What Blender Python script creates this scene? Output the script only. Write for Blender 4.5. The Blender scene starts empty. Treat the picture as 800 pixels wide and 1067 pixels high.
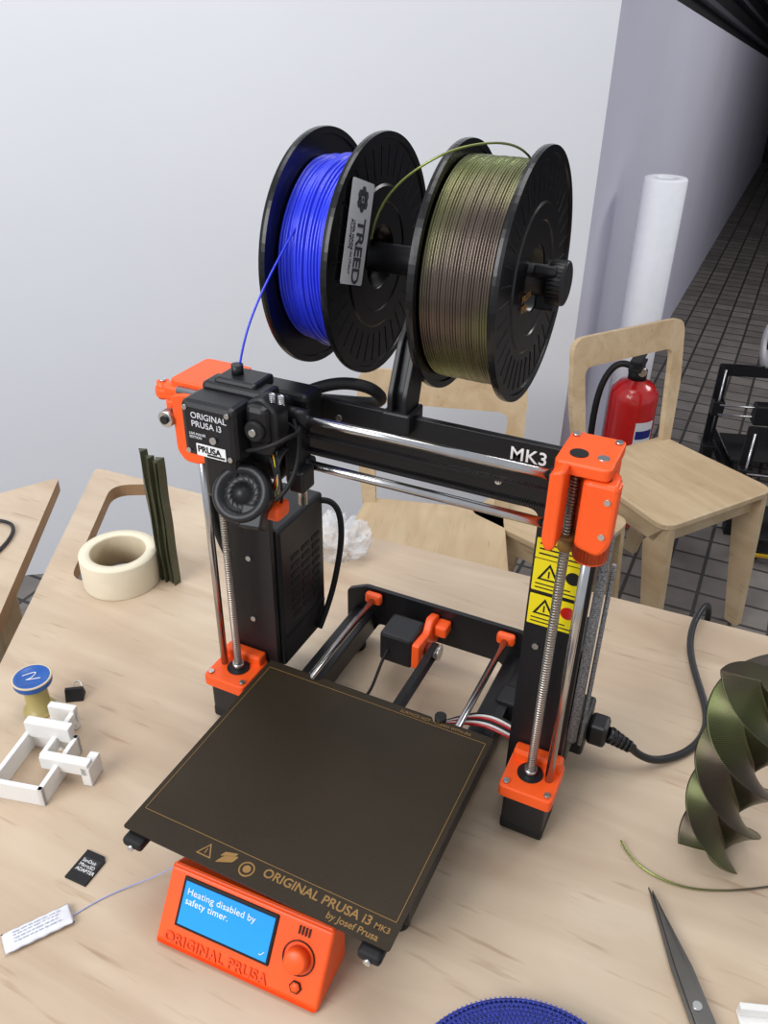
import bpy, bmesh, math, random
from mathutils import Vector, Matrix, noise
random.seed(4)
S=bpy.context.scene
try:
    S.view_settings.view_transform='Standard'
except Exception: pass
COL=S.collection
FZ=-0.90
# ---------------------------------------------------------------- materials
def srgb(r,g,b):
    f=lambda c:(c/255/12.92) if c/255<=.04045 else ((c/255+.055)/1.055)**2.4
    return (f(r),f(g),f(b),1)
def mat(name,col,rough=.5,metal=0,nscale=40,namt=.08,bump=0,bscale=200,spec=.5,coat=0,emit=None,alpha=1,trans=0,sheen=0):
    m=bpy.data.materials.new(name); m.use_nodes=True; nt=m.node_tree; b=nt.nodes['Principled BSDF']
    tc=nt.nodes.new('ShaderNodeTexCoord')
    n=nt.nodes.new('ShaderNodeTexNoise'); n.inputs['Scale'].default_value=nscale; n.inputs['Detail'].default_value=3
    nt.links.new(tc.outputs['Object'],n.inputs['Vector'])
    r=nt.nodes.new('ShaderNodeValToRGB'); c=col
    r.color_ramp.elements[0].color=(c[0]*(1-namt),c[1]*(1-namt),c[2]*(1-namt),1)
    r.color_ramp.elements[1].color=(min(1,c[0]*(1+namt)),min(1,c[1]*(1+namt)),min(1,c[2]*(1+namt)),1)
    r.color_ramp.elements[0].position=.3; r.color_ramp.elements[1].position=.7
    nt.links.new(n.outputs['Fac'],r.inputs['Fac']); nt.links.new(r.outputs['Color'],b.inputs['Base Color'])
    b.inputs['Roughness'].default_value=rough; b.inputs['Metallic'].default_value=metal
    b.inputs['Specular IOR Level'].default_value=spec; b.inputs['Coat Weight'].default_value=coat
    b.inputs['Transmission Weight'].default_value=trans; b.inputs['Alpha'].default_value=alpha
    if emit: b.inputs['Emission Color'].default_value=emit[0]; b.inputs['Emission Strength'].default_value=emit[1]
    if bump:
        n2=nt.nodes.new('ShaderNodeTexNoise'); n2.inputs['Scale'].default_value=bscale
        nt.links.new(tc.outputs['Object'],n2.inputs['Vector'])
        bp=nt.nodes.new('ShaderNodeBump'); bp.inputs['Strength'].default_value=bump; bp.inputs['Distance'].default_value=.001
        nt.links.new(n2.outputs['Fac'],bp.inputs['Height']); nt.links.new(bp.outputs['Normal'],b.inputs['Normal'])
    return m
def stripes(m,axis,scale,strength=.6,dist=.001):
    nt=m.node_tree; b=nt.nodes['Principled BSDF']; tc=[n for n in nt.nodes if n.type=='TEX_COORD'][0]
    w=nt.nodes.new('ShaderNodeTexWave'); w.bands_direction=axis; w.inputs['Scale'].default_value=scale
    nt.links.new(tc.outputs['Object'],w.inputs['Vector'])
    bp=nt.nodes.new('ShaderNodeBump'); bp.inputs['Strength'].default_value=strength; bp.inputs['Distance'].default_value=dist
    nt.links.new(w.outputs['Fac'],bp.inputs['Height']); nt.links.new(bp.outputs['Normal'],b.inputs['Normal'])
    return m
def wood(name,c1,c2,ang,rough=.5,pore=.45):
    m=bpy.data.materials.new(name); m.use_nodes=True; nt=m.node_tree; b=nt.nodes['Principled BSDF']
    tc=nt.nodes.new('ShaderNodeTexCoord'); mp=nt.nodes.new('ShaderNodeMapping')
    mp.inputs['Rotation'].default_value=(0,0,ang); mp.inputs['Scale'].default_value=(1.6,9,9)
    n=nt.nodes.new('ShaderNodeTexNoise'); n.inputs['Scale'].default_value=2.0; n.inputs['Detail'].default_value=9; n.inputs['Distortion'].default_value=.9
    nt.links.new(tc.outputs['Object'],mp.inputs['Vector']); nt.links.new(mp.outputs['Vector'],n.inputs['Vector'])
    r=nt.nodes.new('ShaderNodeValToRGB'); r.color_ramp.elements[0].color=c2; r.color_ramp.elements[1].color=c1
    r.color_ramp.elements[0].position=.3; r.color_ramp.elements[1].position=.65
    nt.links.new(n.outputs['Fac'],r.inputs['Fac'])
    mp2=nt.nodes.new('ShaderNodeMapping'); mp2.inputs['Rotation'].default_value=(0,0,ang); mp2.inputs['Scale'].default_value=(8,70,70)
    n3=nt.nodes.new('ShaderNodeTexNoise'); n3.inputs['Scale'].default_value=1.4; n3.inputs['Detail'].default_value=2
    nt.links.new(tc.outputs['Object'],mp2.inputs['Vector']); nt.links.new(mp2.outputs['Vector'],n3.inputs['Vector'])
    r2=nt.nodes.new('ShaderNodeValToRGB'); r2.color_ramp.elements[0].position=.24; r2.color_ramp.elements[1].position=.37
    r2.color_ramp.elements[0].color=(.58,.46,.36,1); r2.color_ramp.elements[1].color=(1,1,1,1)
    nt.links.new(n3.outputs['Fac'],r2.inputs['Fac'])
    mx=nt.nodes.new('ShaderNodeMixRGB'); mx.blend_type='MULTIPLY'; mx.inputs[0].default_value=pore
    nt.links.new(r.outputs['Color'],mx.inputs[1]); nt.links.new(r2.outputs['Color'],mx.inputs[2])
    # broad blotches of warmer veneer
    n4=nt.nodes.new('ShaderNodeTexNoise'); n4.inputs['Scale'].default_value=5; n4.inputs['Detail'].default_value=4
    nt.links.new(tc.outputs['Object'],n4.inputs['Vector'])
    r4=nt.nodes.new('ShaderNodeValToRGB'); r4.color_ramp.elements[0].position=.35; r4.color_ramp.elements[1].position=.62
    r4.color_ramp.elements[0].color=(.90,.85,.82,1); r4.color_ramp.elements[1].color=(1,1,1,1)
    nt.links.new(n4.outputs['Fac'],r4.inputs['Fac'])
    m4=nt.nodes.new('ShaderNodeMixRGB'); m4.blend_type='MULTIPLY'; m4.inputs[0].default_value=.9
    nt.links.new(mx.outputs[0],m4.inputs[1]); nt.links.new(r4.outputs['Color'],m4.inputs[2])
    nt.links.new(m4.outputs[0],b.inputs['Base Color']); b.inputs['Roughness'].default_value=rough
    return m
M_wood=wood('birch_plywood',srgb(206,188,164),srgb(187,165,141),.75,.40,.6)
M_chair=wood('chair_plywood',srgb(207,185,151),srgb(190,165,129),.1,.5)
M_ply=mat('ply_edge',srgb(165,130,95),.6)
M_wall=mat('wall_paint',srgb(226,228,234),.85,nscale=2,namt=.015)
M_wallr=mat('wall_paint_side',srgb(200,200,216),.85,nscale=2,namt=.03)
M_dark=mat('dark_paint',srgb(16,16,20),.7)
M_slat=mat('louvre_slat',srgb(70,70,78),.6)
M_blk=mat('black_powdercoat',(.008,.008,.010,1),.38,bump=.15,bscale=900,spec=.4)
M_plas=mat('black_plastic',(.010,.010,.012,1),.40,bump=.1,bscale=600,spec=.4)
M_matte=mat('matte_black',(.007,.007,.008,1),.6,spec=.4)
M_spool=mat('black_spool_plastic',(.005,.005,.006,1),.25,spec=.4)
M_or=mat('orange_petg',srgb(252,92,28),.42,namt=.03)
stripes(M_or,'Z',260,.12,.0004)
M_steel=mat('polished_steel',(.55,.55,.56,1),.22,1)
M_screw=stripes(mat('lead_screw_steel',(.45,.43,.38,1),.35,1),'Z',110,1,.002)
M_bolt=mat('bolt_steel',(.6,.6,.6,1),.3,1)
M_white=mat('white_plastic',srgb(232,231,228),.45,namt=.02)
M_label=mat('white_label',srgb(222,223,228),.5,namt=.02)
M_ink=mat('label_ink',srgb(70,70,80),.6)
M_wt=mat('white_print',srgb(240,240,240),.6)
M_yel=mat('yellow_warning',srgb(235,215,20),.45,namt=.02)
M_gold=mat('gold_print',srgb(140,104,50),.5)
M_blue=mat('blue_filament',srgb(40,58,226),.32,namt=.06,coat=.3)
M_navy=mat('blue_mesh',srgb(26,38,120),.5,nscale=420,namt=.75)
M_cable=mat('black_cable',(.01,.01,.012,1),.4)
M_lcd=mat('lcd_blue',srgb(30,140,225),.25,namt=.02,emit=(srgb(40,150,235),.38))
M_red=mat('extinguisher_red',srgb(190,22,22),.25,coat=.5)
M_tape=mat('masking_tape',srgb(230,220,196),.6,namt=.03)
M_tapei=mat('tape_core',srgb(208,194,166),.7)
M_paper=mat('paper_white',srgb(228,230,236),.7,namt=.02)
M_olive=mat('olive_filament',srgb(78,80,60),.42,.3,namt=.15)
M_bag=mat('clear_bag',(.85,.87,.9,1),.2,alpha=.35,bump=1,bscale=40)
M_amber=mat('amber_plastic',srgb(176,160,100),.35)
M_sc=mat('scissor_steel',(.20,.19,.18,1),.32,1)
M_beltm=stripes(mat('rubber_belt',(.02,.02,.022,1),.5),'X',150,1,.002)
M_dor=mat('orange_dark',srgb(236,78,20),.5)
def silk(name,rough=.32,ca=(72,62,50),cb=(112,120,62),metal=.7,sc=6):
    m=bpy.data.materials.new(name); m.use_nodes=True; nt=m.node_tree; b=nt.nodes['Principled BSDF']
    lw=nt.nodes.new('ShaderNodeTexCoord')
    n=nt.nodes.new('ShaderNodeTexNoise'); n.inputs['Scale'].default_value=sc; nt.links.new(lw.outputs['Object'],n.inputs['Vector'])
    r=nt.nodes.new('ShaderNodeValToRGB'); r.color_ramp.elements[0].color=srgb(*ca); r.color_ramp.elements[1].color=srgb(*cb)
    r.color_ramp.elements[0].position=.38; r.color_ramp.elements[1].position=.6
    nt.links.new(n.outputs['Fac'],r.inputs['Fac']); nt.links.new(r.outputs['Color'],b.inputs['Base Color'])
    b.inputs['Metallic'].default_value=metal; b.inputs['Roughness'].default_value=rough
    return m
M_silk=silk('bronze_silk_filament',.27,(98,86,78),(130,142,74),.7)
M_vase=stripes(silk('bronze_silk_print',.30,(78,68,58),(88,94,60),.85,12),'Z',300,.25,.0006)
def sheetmat():
    m=mat('textured_pei',srgb(43,34,20),.5,.0,nscale=9,namt=.16,spec=.28)
    nt=m.node_tree; b=nt.nodes['Principled BSDF']; tc=[n for n in nt.nodes if n.type=='TEX_COORD'][0]
    v=nt.nodes.new('ShaderNodeTexNoise'); v.inputs['Scale'].default_value=900; v.inputs['Detail'].default_value=2
    nt.links.new(tc.outputs['Object'],v.inputs['Vector'])
    bp=nt.nodes.new('ShaderNodeBump'); bp.inputs['Strength'].default_value=.6; bp.inputs['Distance'].default_value=.0005
    nt.links.new(v.outputs['Fac'],bp.inputs['Height']); nt.links.new(bp.outputs['Normal'],b.inputs['Normal'])
    return m
M_sheet=sheetmat()
def floormat():
    m=bpy.data.materials.new('dark_pavers'); m.use_nodes=True; nt=m.node_tree; b=nt.nodes['Principled BSDF']
    tc=nt.nodes.new('ShaderNodeTexCoord'); br=nt.nodes.new('ShaderNodeTexBrick')
    br.offset=0; br.inputs['Scale'].default_value=1; br.inputs['Brick Width'].default_value=.11; br.inputs['Row Height'].default_value=.11
    br.inputs['Mortar Size'].default_value=.006; br.inputs['Color1'].default_value=srgb(150,144,138); br.inputs['Color2'].default_value=srgb(124,118,114); br.inputs['Mortar'].default_value=srgb(66,62,62)
    nt.links.new(tc.outputs['Object'],br.inputs['Vector'])
    n=nt.nodes.new('ShaderNodeTexNoise'); n.inputs['Scale'].default_value=14; n.inputs['Detail'].default_value=6; nt.links.new(tc.outputs['Object'],n.inputs['Vector'])
    mx=nt.nodes.new('ShaderNodeMixRGB'); mx.blend_type='MULTIPLY'; mx.inputs[0].default_value=.5
    nt.links.new(br.outputs['Color'],mx.inputs[1]); nt.links.new(n.outputs['Fac'],mx.inputs[2]); nt.links.new(mx.outputs[0],b.inputs['Base Color'])
    b.inputs['Roughness'].default_value=.6
    return m
M_floor=floormat()
# ---------------------------------------------------------------- helpers
I4=Matrix.Identity(4)
def empty(name,loc=(0,0,0)):
    e=bpy.data.objects.new(name,None); e.location=loc; e.empty_display_size=.02; COL.objects.link(e); e['L']=loc; return e
def fin(name,me,ms,parent=None,M=None,smooth=False):
    o=bpy.data.objects.new(name,me); COL.objects.link(o)
    for m in (ms if isinstance(ms,(list,tuple)) else [ms]): me.materials.append(m)
    W=M if M is not None else I4
    if parent is not None:
        o.parent=parent; o.matrix_parent_inverse=Matrix.Translation(-Vector(parent['L']))
    o.matrix_basis=W
    return o
def bm2(bm,name):
    me=bpy.data.meshes.new(name); bmesh.ops.recalc_face_normals(bm,faces=bm.faces[:]); bm.to_mesh(me); bm.free(); return me
def box(name,lo,hi,m,parent=None,bev=0,M=None,seg=2):
    c=Vector([(a+b)/2 for a,b in zip(lo,hi)]); s=[abs(b-a) for a,b in zip(lo,hi)]
    bm=bmesh.new(); bmesh.ops.create_cube(bm,size=1)
    for v in bm.verts: v.co=Vector((v.co.x*s[0],v.co.y*s[1],v.co.z*s[2]))
    if bev: bmesh.ops.bevel(bm,geom=bm.edges[:],offset=min(bev,min(s)*.45),segments=seg,affect='EDGES',profile=.5)
    return fin(name,bm2(bm,name),m,parent,(M or I4)@Matrix.Translation(c))
def align(p0,p1):
    p0=Vector(p0);p1=Vector(p1);d=p1-p0
    q=d.to_track_quat('Z','Y')
    return Matrix.Translation((p0+p1)/2)@q.to_matrix().to_4x4(), d.length
def cyl(name,p0,p1,r,m,parent=None,M=None,r2=None,seg=32,bev=0,smooth=True):
    A,L=align(p0,p1); bm=bmesh.new()
    bmesh.ops.create_cone(bm,cap_ends=True,segments=seg,radius1=r,radius2=r if r2 is None else r2,depth=L)
    if bev:
        es=[e for e in bm.edges if abs(abs(e.verts[0].co.z)-L/2)<1e-6 and abs(abs(e.verts[1].co.z)-L/2)<1e-6]
        bmesh.ops.bevel(bm,geom=es,offset=bev,segments=2,affect='EDGES',profile=.5)
    for f in bm.faces: f.smooth = len(f.verts)<=4 and smooth
    return fin(name,bm2(bm,name),m,parent,(M or I4)@A)
def prism(name,pts,a,b,axis,m,parent=None,bev=0,M=None,seg=2):
    bm=bmesh.new()
    def P(p,t):
        return {'x':(t,p[0],p[1]),'y':(p[0],t,p[1]),'z':(p[0],p[1],t)}[axis]
    A=[bm.verts.new(P(p,a)) for p in pts]; B=[bm.verts.new(P(p,b)) for p in pts]; n=len(pts)
    bm.faces.new(A); bm.faces.new(B[::-1])
    for i in range(n): bm.faces.new((A[i],A[(i+1)%n],B[(i+1)%n],B[i]))
    bmesh.ops.recalc_face_normals(bm,faces=bm.faces[:])
    if bev: bmesh.ops.bevel(bm,geom=bm.edges[:],offset=bev,segments=seg,affect='EDGES',profile=.5)
    return fin(name,bm2(bm,name),m,parent,M)
def rpoly(pts,r,n=5):
    out=[];N=len(pts)
    for i in range(N):
        p=Vector(pts[i]);a=Vector(pts[i-1]);b=Vector(pts[(i+1)%N])
        ri=r[i] if isinstance(r,(list,tuple)) else r
        da=(a-p).normalized();db=(b-p).normalized();ri=min(ri,(a-p).length*.49,(b-p).length*.49)
        s=p+da*ri;e=p+db*ri
        for k in range(n+1):
            t=k/n; q=s*(1-t)**2+p*2*t*(1-t)+e*t*t; out.append((q.x,q.y))
    return out
def lathe(name,prof,m,parent=None,M=None,seg=64,smooth=True,jit=None,mi=None,close=False,arc=None):
    bm=bmesh.new(); rings=[]
    full=arc is None; a0,a1=(0,2*math.pi) if full else arc
    for j,(r,h) in enumerate(prof):
        ring=[]
        for i in range(seg if full else seg+1):
            a=a0+(a1-a0)*i/seg; rr=r+(jit(j,a) if jit else 0)
            ring.append(bm.verts.new((rr*math.cos(a),rr*math.sin(a),h)))
        rings.append(ring)
    K=len(rings)
    for j in range(K if close else K-1):
        A=rings[j];B=rings[(j+1)%K]; n=len(A)
        for i in range(seg):
            f=bm.faces.new((A[i],A[(i+1)%n],B[(i+1)%n],B[i])); f.smooth=smooth
            if mi: f.material_index=mi(j)
    me=bm2(bm,name)
    return fin(name,me,m,parent,M)
def tube(name,pts,r,m,parent=None,M=None,res=4,cyc=False):
    cu=bpy.data.curves.new(name,'CURVE'); cu.dimensions='3D'; cu.bevel_depth=r; cu.bevel_resolution=res; cu.use_fill_caps=True; cu.resolution_u=10
    s=cu.splines.new('NURBS'); s.points.add(len(pts)-1)
    for p,q in zip(s.points,pts): p.co=(*q,1)
    s.order_u=min(4,len(pts)); s.use_endpoint_u=True; s.use_cyclic_u=cyc
    o=bpy.data.objects.new(name,cu); COL.objects.link(o); cu.materials.append(m)
    if parent is not None: o.parent=parent; o.matrix_parent_inverse=Matrix.Translation(-Vector(parent['L']))
    if M is not None: o.matrix_basis=M
    return o
def text(name,s,size,M,m,parent=None,ext=.0002,align='LEFT',sp=1,bold=0):
    cu=bpy.data.curves.new(name,'FONT'); cu.body=s; cu.size=size; cu.extrude=ext; cu.align_x=align; cu.space_character=sp; cu.offset=bold
    o=bpy.data.objects.new(name,cu); COL.objects.link(o); cu.materials.append(m)
    if parent is not None: o.parent=parent; o.matrix_parent_inverse=Matrix.Translation(-Vector(parent['L']))
    o.matrix_basis=M; return o
def frame(o,x,y):
    x=Vector(x).normalized(); y=Vector(y); y=(y-x*y.dot(x)).normalized(); z=x.cross(y)
    return Matrix(((x.x,y.x,z.x,o[0]),(x.y,y.y,z.y,o[1]),(x.z,y.z,z.z,o[2]),(0,0,0,1)))
XAX=frame((0,0,0),(0,1,0),(0,0,1))
def atX(x,y,z): return Matrix.Translation((x,y,z))@XAX
# ---------------------------------------------------------------- room
box('floor',(-5,-4,FZ-.05),(4,12,FZ),M_floor)
cx,cy=-.27,1.98
H=1.9
wd=Vector((-.80,-.60,0))
e=Vector((cx,cy,0))+wd*4.5
prism('wall_left',[(cx,cy),(e.x,e.y),(e.x-.3,e.y+.4),(cx-.12,cy+.35)],FZ,H,'z',M_wall)
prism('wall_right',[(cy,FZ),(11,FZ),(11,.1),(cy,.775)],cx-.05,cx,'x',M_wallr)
prism('wall_right_upper',[(cy,.78),(11,.105),(11,H),(cy,H)],cx-.06,cx-.012,'x',M_dark)
lv=empty('window_louvre',(cx,3,1))
for i in range(16):
    t=i*.11
    prism('slat_%d'%i,[(cy+.05,.82+t),(11,.145+t),(11,.165+t),(cy+.05,.84+t)],cx-.012,cx+.02,'x',M_slat,lv)
box('wall_back',(-.5,11,FZ),(4,11.1,H),M_dark)
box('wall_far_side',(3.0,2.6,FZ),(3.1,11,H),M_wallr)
box('corridor_shade_slab',(-.6,2.8,H),(4,11.1,H+.06),M_dark)  # unseen dark slab added over the corridor alone, to keep it dark
# ---------------------------------------------------------------- tables
tb=empty('plywood_table',(0,0,-.02))
tpts=[(-.721,.367),(1.15,.441),(1.15,-.85),(-.045,-.85)]
def tabletop(name,pts,holes,parent,m):
    bm=bmesh.new(); T=.021
    top=[bm.verts.new((x,y,0)) for x,y in pts]; es=[bm.edges.new((top[i],top[(i+1)%len(top)])) for i in range(len(top))]
    for h in holes:
        vs=[bm.verts.new((x,y,0)) for x,y in h]; es+=[bm.edges.new((vs[i],vs[(i+1)%len(vs)])) for i in range(len(vs))]
    bmesh.ops.triangle_fill(bm,use_beauty=True,edges=es)
    bmesh.ops.recalc_face_normals(bm,faces=bm.faces[:])
    if bm.faces[0].normal.z<0: bmesh.ops.reverse_faces(bm,faces=bm.faces[:])
    r=bmesh.ops.extrude_face_region(bm,geom=bm.faces[:])
    for g in r['geom']:
        if isinstance(g,bmesh.types.BMVert): g.co.z-=T
    me=bpy.data.meshes.new(name); bmesh.ops.recalc_face_normals(bm,faces=bm.faces[:])
    for f in bm.faces: f.material_index=0 if abs(f.normal.z)>.5 else 1
    bm.to_mesh(me); bm.free()
    return fin(name,me,[m,M_ply],parent)
ld=Vector((.242,-.437)).normalized(); ln=Vector((-ld.y,ld.x))
if ln.x<0: ln=-ln
c0=Vector((-.721,.367))
def TL(s,t): v=c0+ld*s+ln*t; return (v.x,v.y)
hole=rpoly([TL(.062,.040),TL(.335,.040),TL(.335,.135),TL(.062,.135)],.032,6)
tabletop('table_top',rpoly(tpts,.015,3),[hole],tb,M_wood)
for i,(x,y) in enumerate([(-.36,.28),(1.08,.36),(1.08,-.78),(.02,-.78)]):
    box('table_leg_%d'%i,(x-.03,y-.03,FZ),(x+.03,y+.03,-.021),M_chair,tb,.004)
t2=empty('plywood_table',(-.8,-.2,-.02))
tabletop('side_table_top',rpoly([(-.752,.313),(-.335,-.345),(-.55,-.8),(-1.3,-.7)],.012,3),[],t2,M_wood)
for i,(x,y) in enumerate([(-.76,.14),(-.48,-.3),(-.62,-.68),(-1.15,-.6)]):
    box('side_table_leg_%d'%i,(x-.025,y-.025,FZ),(x+.025,y+.025,-.021),M_chair,t2,.004)
# ---------------------------------------------------------------- chairs
def chair(loc,fdir,w=.36,d=.37,sh=.45,bh=.83,back=True,name='plywood_chair',bt=.085):
    p=empty(name,(loc[0],loc[1],FZ)); f=Vector((fdir[0],fdir[1],0)).normalized(); s=Vector((-f.y,f.x,0))
    M=Matrix(((f.x,s.x,0,loc[0]),(f.y,s.y,0,loc[1]),(0,0,1,FZ),(0,0,0,1)))
    prism('seat',rpoly([(-d/2,-w*.43),(d/2,-w/2),(d/2,w/2),(-d/2,w*.43)],[.03,.05,.05,.03]),sh-.018,sh,'z',M_chair,p,.003,M)
    for k,sg in enumerate((-1,1)):
        y=sg*(w/2-.035)
        prism('side_frame_%d'%k,rpoly([(d/2-.02,sh-.018),(d/2-.085,sh-.09),(d/2-.02+.005,0),(d/2+.03,0),(d/2-.005,sh-.018)][::-1],.004,2),y-.011,y+.011,'y',M_chair,p,0,M)
        prism('rear_leg_%d'%k,[(-d/2+.01,sh-.018),(-d/2+.085,sh-.018),(-d/2-.01,0),(-d/2-.055,0)],y-.011,y+.011,'y',M_chair,p,0,M)
        prism('apron_%d'%k,[(-d/2+.03,sh-.018),(d/2-.02,sh-.018),(d/2-.05,sh-.075),(-d/2+.04,sh-.075)],y-.011,y+.011,'y',M_chair,p,0,M)
    box('front_apron',(d/2-.05,-w/2+.04,sh-.075),(d/2-.03,w/2-.04,sh-.018),M_chair,p,0,M)
    if back:
        bw=w/2; hh=bh-sh
        MB=M@Matrix.Translation((-d/2+.02,0,sh-.01))@Matrix.Rotation(math.radians(-9),4,'Y')
        outer=[(-bw+.025,0),(-bw,hh*.5),(-bw,hh),(bw,hh),(bw,hh*.5),(bw-.025,0),(bw-.06,0),(bw-.042,hh-bt),(-bw+.042,hh-bt),(-bw+.06,0)]
        prism('backrest',rpoly(outer,[.005,.02,.045,.045,.02,.005,.005,.03,.03,.005]),-.009,.009,'x',M_chair,p,0,MB)
    return p
chair((.115,1.67),(.82,-.57),w=.425,d=.40)
chair((-.37,1.05),(.28,-.96),w=.43,bh=.82)
chair((-.13,1.30),(.9,-.25),back=False,name='plywood_stool',w=.28,d=.34)
# ---------------------------------------------------------------- fire extinguisher & paper roll
fe=empty('fire_extinguisher',(-.075,2.1,FZ)); T=Matrix.Translation((-.075,2.1,FZ))
lathe('cylinder_body',[(0,.0),(.07,.0),(.078,.02),(.079,.05),(.079,.49),(.075,.515),(.055,.54),(.03,.55),(.028,.565),(0,.565)],M_red,fe,T,48)
lathe('label',[(.0798,.31),(.0798,.43)],M_label,fe,T,12,arc=(-1.15,-.25))
lathe('label_band',[(.0802,.37),(.0802,.40)],M_navy,fe,T,12,arc=(-1.1,-.3))
cyl('valve_collar',(0,0,.555),(0,0,.585),.030,M_matte,fe,T)
cyl('valve',(0,0,.58),(0,0,.615),.020,M_matte,fe,T)
box('handle_lower',(-.02,-.09,.605),(.02,.03,.617),M_matte,fe,.003,T)
box('handle_upper',(-.018,-.10,.635),(.018,.03,.645),M_matte,fe,.003,T)
cyl('gauge',(.012,-.018,.59),(.02,-.036,.59),.014,M_bolt,fe,T)
tube('hose',[(-.02,0,.59),(-.06,0,.61),(-.105,-.02,.56),(-.118,-.03,.42),(-.112,-.03,.28),(-.10,-.03,.18)],.011,M_matte,fe,T)
cyl('nozzle_horn',(-.10,-.03,.20),(-.10,-.03,.07),.012,M_matte,fe,T,r2=.024)
pr=empty('paper_roll',(-.12,2.33,FZ)); T=Matrix.Translation((-.128,2.33,FZ))
lathe('roll_body',[(.03,.0),(.067,0),(.067,.6),(.067,1.13),(.063,1.135),(.03,1.135),(.03,1.0),(.03,.0)],M_paper,pr,T,48)
# ---------------------------------------------------------------- spools
def spool(name,xa,xb,rw,mfil,coils,cy_=.088,cz=.51,R=.1,jit=0):
    p=empty(name,((xa+xb)/2,cy_,cz))
    for k,x in enumerate((xa,xb)):
        sgn=-1 if k==0 else 1
        prof=[(.027,-.0012),(.094,-.0012),(.0945,-.0028),(R,-.0028),(R+.0004,0),(R,.0028),(.0945,.0028),(.094,.0012),(.060,.0012),(.058,.0022),(.046,.0022),(.045,.0012),(.027,.0012)]
        lathe('flange_%d'%k,prof,M_spool,p,atX(x,cy_,cz),96,False,close=True)
        bm=bmesh.new()
        for i in range(36):
            a=2*math.pi*i/36
            r0,r1=(.066,.090)
            A=Matrix.Rotation(a,4,'Z')@Matrix.Translation(((r0+r1)/2,0,sgn*.0013))
            c=bmesh.ops.create_cube(bm,size=1)
            for v in c['verts']: v.co=A@Vector((v.co.x*(r1-r0),v.co.y*.0007,v.co.z*.0009))
        fin('ribs_%d'%k,bm2(bm,'ribs'),M_plas,p,atX(x,cy_,cz))
    lathe('hub',[(.026,xa),(.03,xa),(.03,xb),(.026,xb)],M_spool,p,atX(0,cy_,cz),48,close=True)
    prof=[(.03,xa+.002)]; n=coils; wid=(xb-xa-.005); pr_=wid/n
    offs=[random.uniform(-1,1)*jit for _ in range(n)]
    for i in range(n):
        for k in range(5):
            a=math.pi*(k/4.0); prof.append((rw-pr_*.5+math.sin(a)*pr_*.5+offs[i],xa+.0025+i*pr_+pr_*.5-math.cos(a)*pr_*.5*.98))
    prof.append((.03,xb-.002))
    jf=None
    if jit:
        off=random.random()*9
        def jf(j,a):
            i=(j-1)//5
            return jit*1.5*noise.noise(Vector((i*.35,math.cos(a)*1.3+off,math.sin(a)*1.3))) if 0<j<len(prof)-1 else 0
    lathe('wound_filament',prof,mfil,p,atX(0,cy_,cz),96,True,jit=jf)
    return p
sA=spool('filament_spool',-.102,-.046,.080,M_blue,20,jit=.0018)
sB=spool('filament_spool',.027,.092,.089,M_silk,28,jit=.0002)
LB=frame((-.0422,.040,.540),(0,-.30,-.95),(0,.95,-.30))
prism('brand_label',rpoly([(-.040,-.021),(.040,-.021),(.040,.018),(-.040,.018)],.002,2),0,.0004,'z',M_label,sA,0,LB)
text('label_text','TREED',.0185,LB@Matrix.Translation((-.012,-.003,.0006)),M_ink,sA,bold=.0003,sp=.92)
text('label_small','100% MADE IN ITALY\nFILAMENTS',.0045,LB@Matrix.Translation((-.010,-.011,.0006)),M_ink,sA)
bm=bmesh.new()
for i in range(7):
    a=i*math.pi/3; q=.0062 if i<6 else 0; A=Matrix.Translation((-.026+q*math.cos(a),.000+q*math.sin(a),.0006))
    bmesh.ops.create_circle(bm,cap_ends=True,segments=6,radius=.0042 if i<6 else .002,matrix=A)
fin('label_logo',bm2(bm,'logo'),M_ink,sA,LB)
P=empty('desktop_3d_printer',(0,0,0))
cyl('spool_rod',(-.115,.088,.51),(.118,.088,.51),.0125,M_plas,P)
cyl('spool_end_cap',(.106,.088,.51),(.120,.088,.51),.018,M_plas,P,bev=.002)
for i in range(3):
    a=i*2*math.pi/3+.4
    A=atX(.108,.088,.51)@Matrix.Rotation(a,4,'Z')
    box('spool_grip_%d'%i,(0,-.004,-.012),(.023,.004,.006),M_plas,P,.002,A)
cyl('spool_inner_cap',(-.121,.088,.51),(-.108,.088,.51),.021,M_plas,P,bev=.002)
AX=.006
armp=rpoly([(.010,.395),(.034,.395),(.050,.45),(.098,.50),(.098,.52),(.078,.52),(.028,.46),(.010,.42)],.004,3)
prism('spool_arm',armp,-.006+AX,-.001+AX,'x',M_plas,P,.001)
prism('spool_arm_b',armp,.007+AX,.012+AX,'x',M_plas,P,.001)
prism('spool_arm_web',rpoly([(.018,.395),(.030,.395),(.044,.45),(.09,.50),(.09,.51),(.082,.51),(.034,.46),(.018,.42)],.003,3),-.001+AX,.007+AX,'x',M_plas,P)
box('spool_saddle',(-.010+AX,.008,.387),(.016+AX,.038,.406),M_plas,P,.002)
text('price_mark','PRUSA\n850g',.008,frame((.0955,.050,.50),(0,1,0),(0,0,1)),M_gold,sB)
tube('loose_blue_filament',[(-.085,.015,.545),(-.10,-.02,.50),(-.108,-.04,.46),(-.110,-.045,.43),(-.110,-.045,.42)],.00095,M_blue,sA)
tube('loose_green_filament',[(-.035,.05,.535),(-.02,.03,.57),(.02,.02,.602),(.05,.04,.615),(.08,.06,.615),(.085,.075,.600)],.0009,M_silk,sB)
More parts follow.
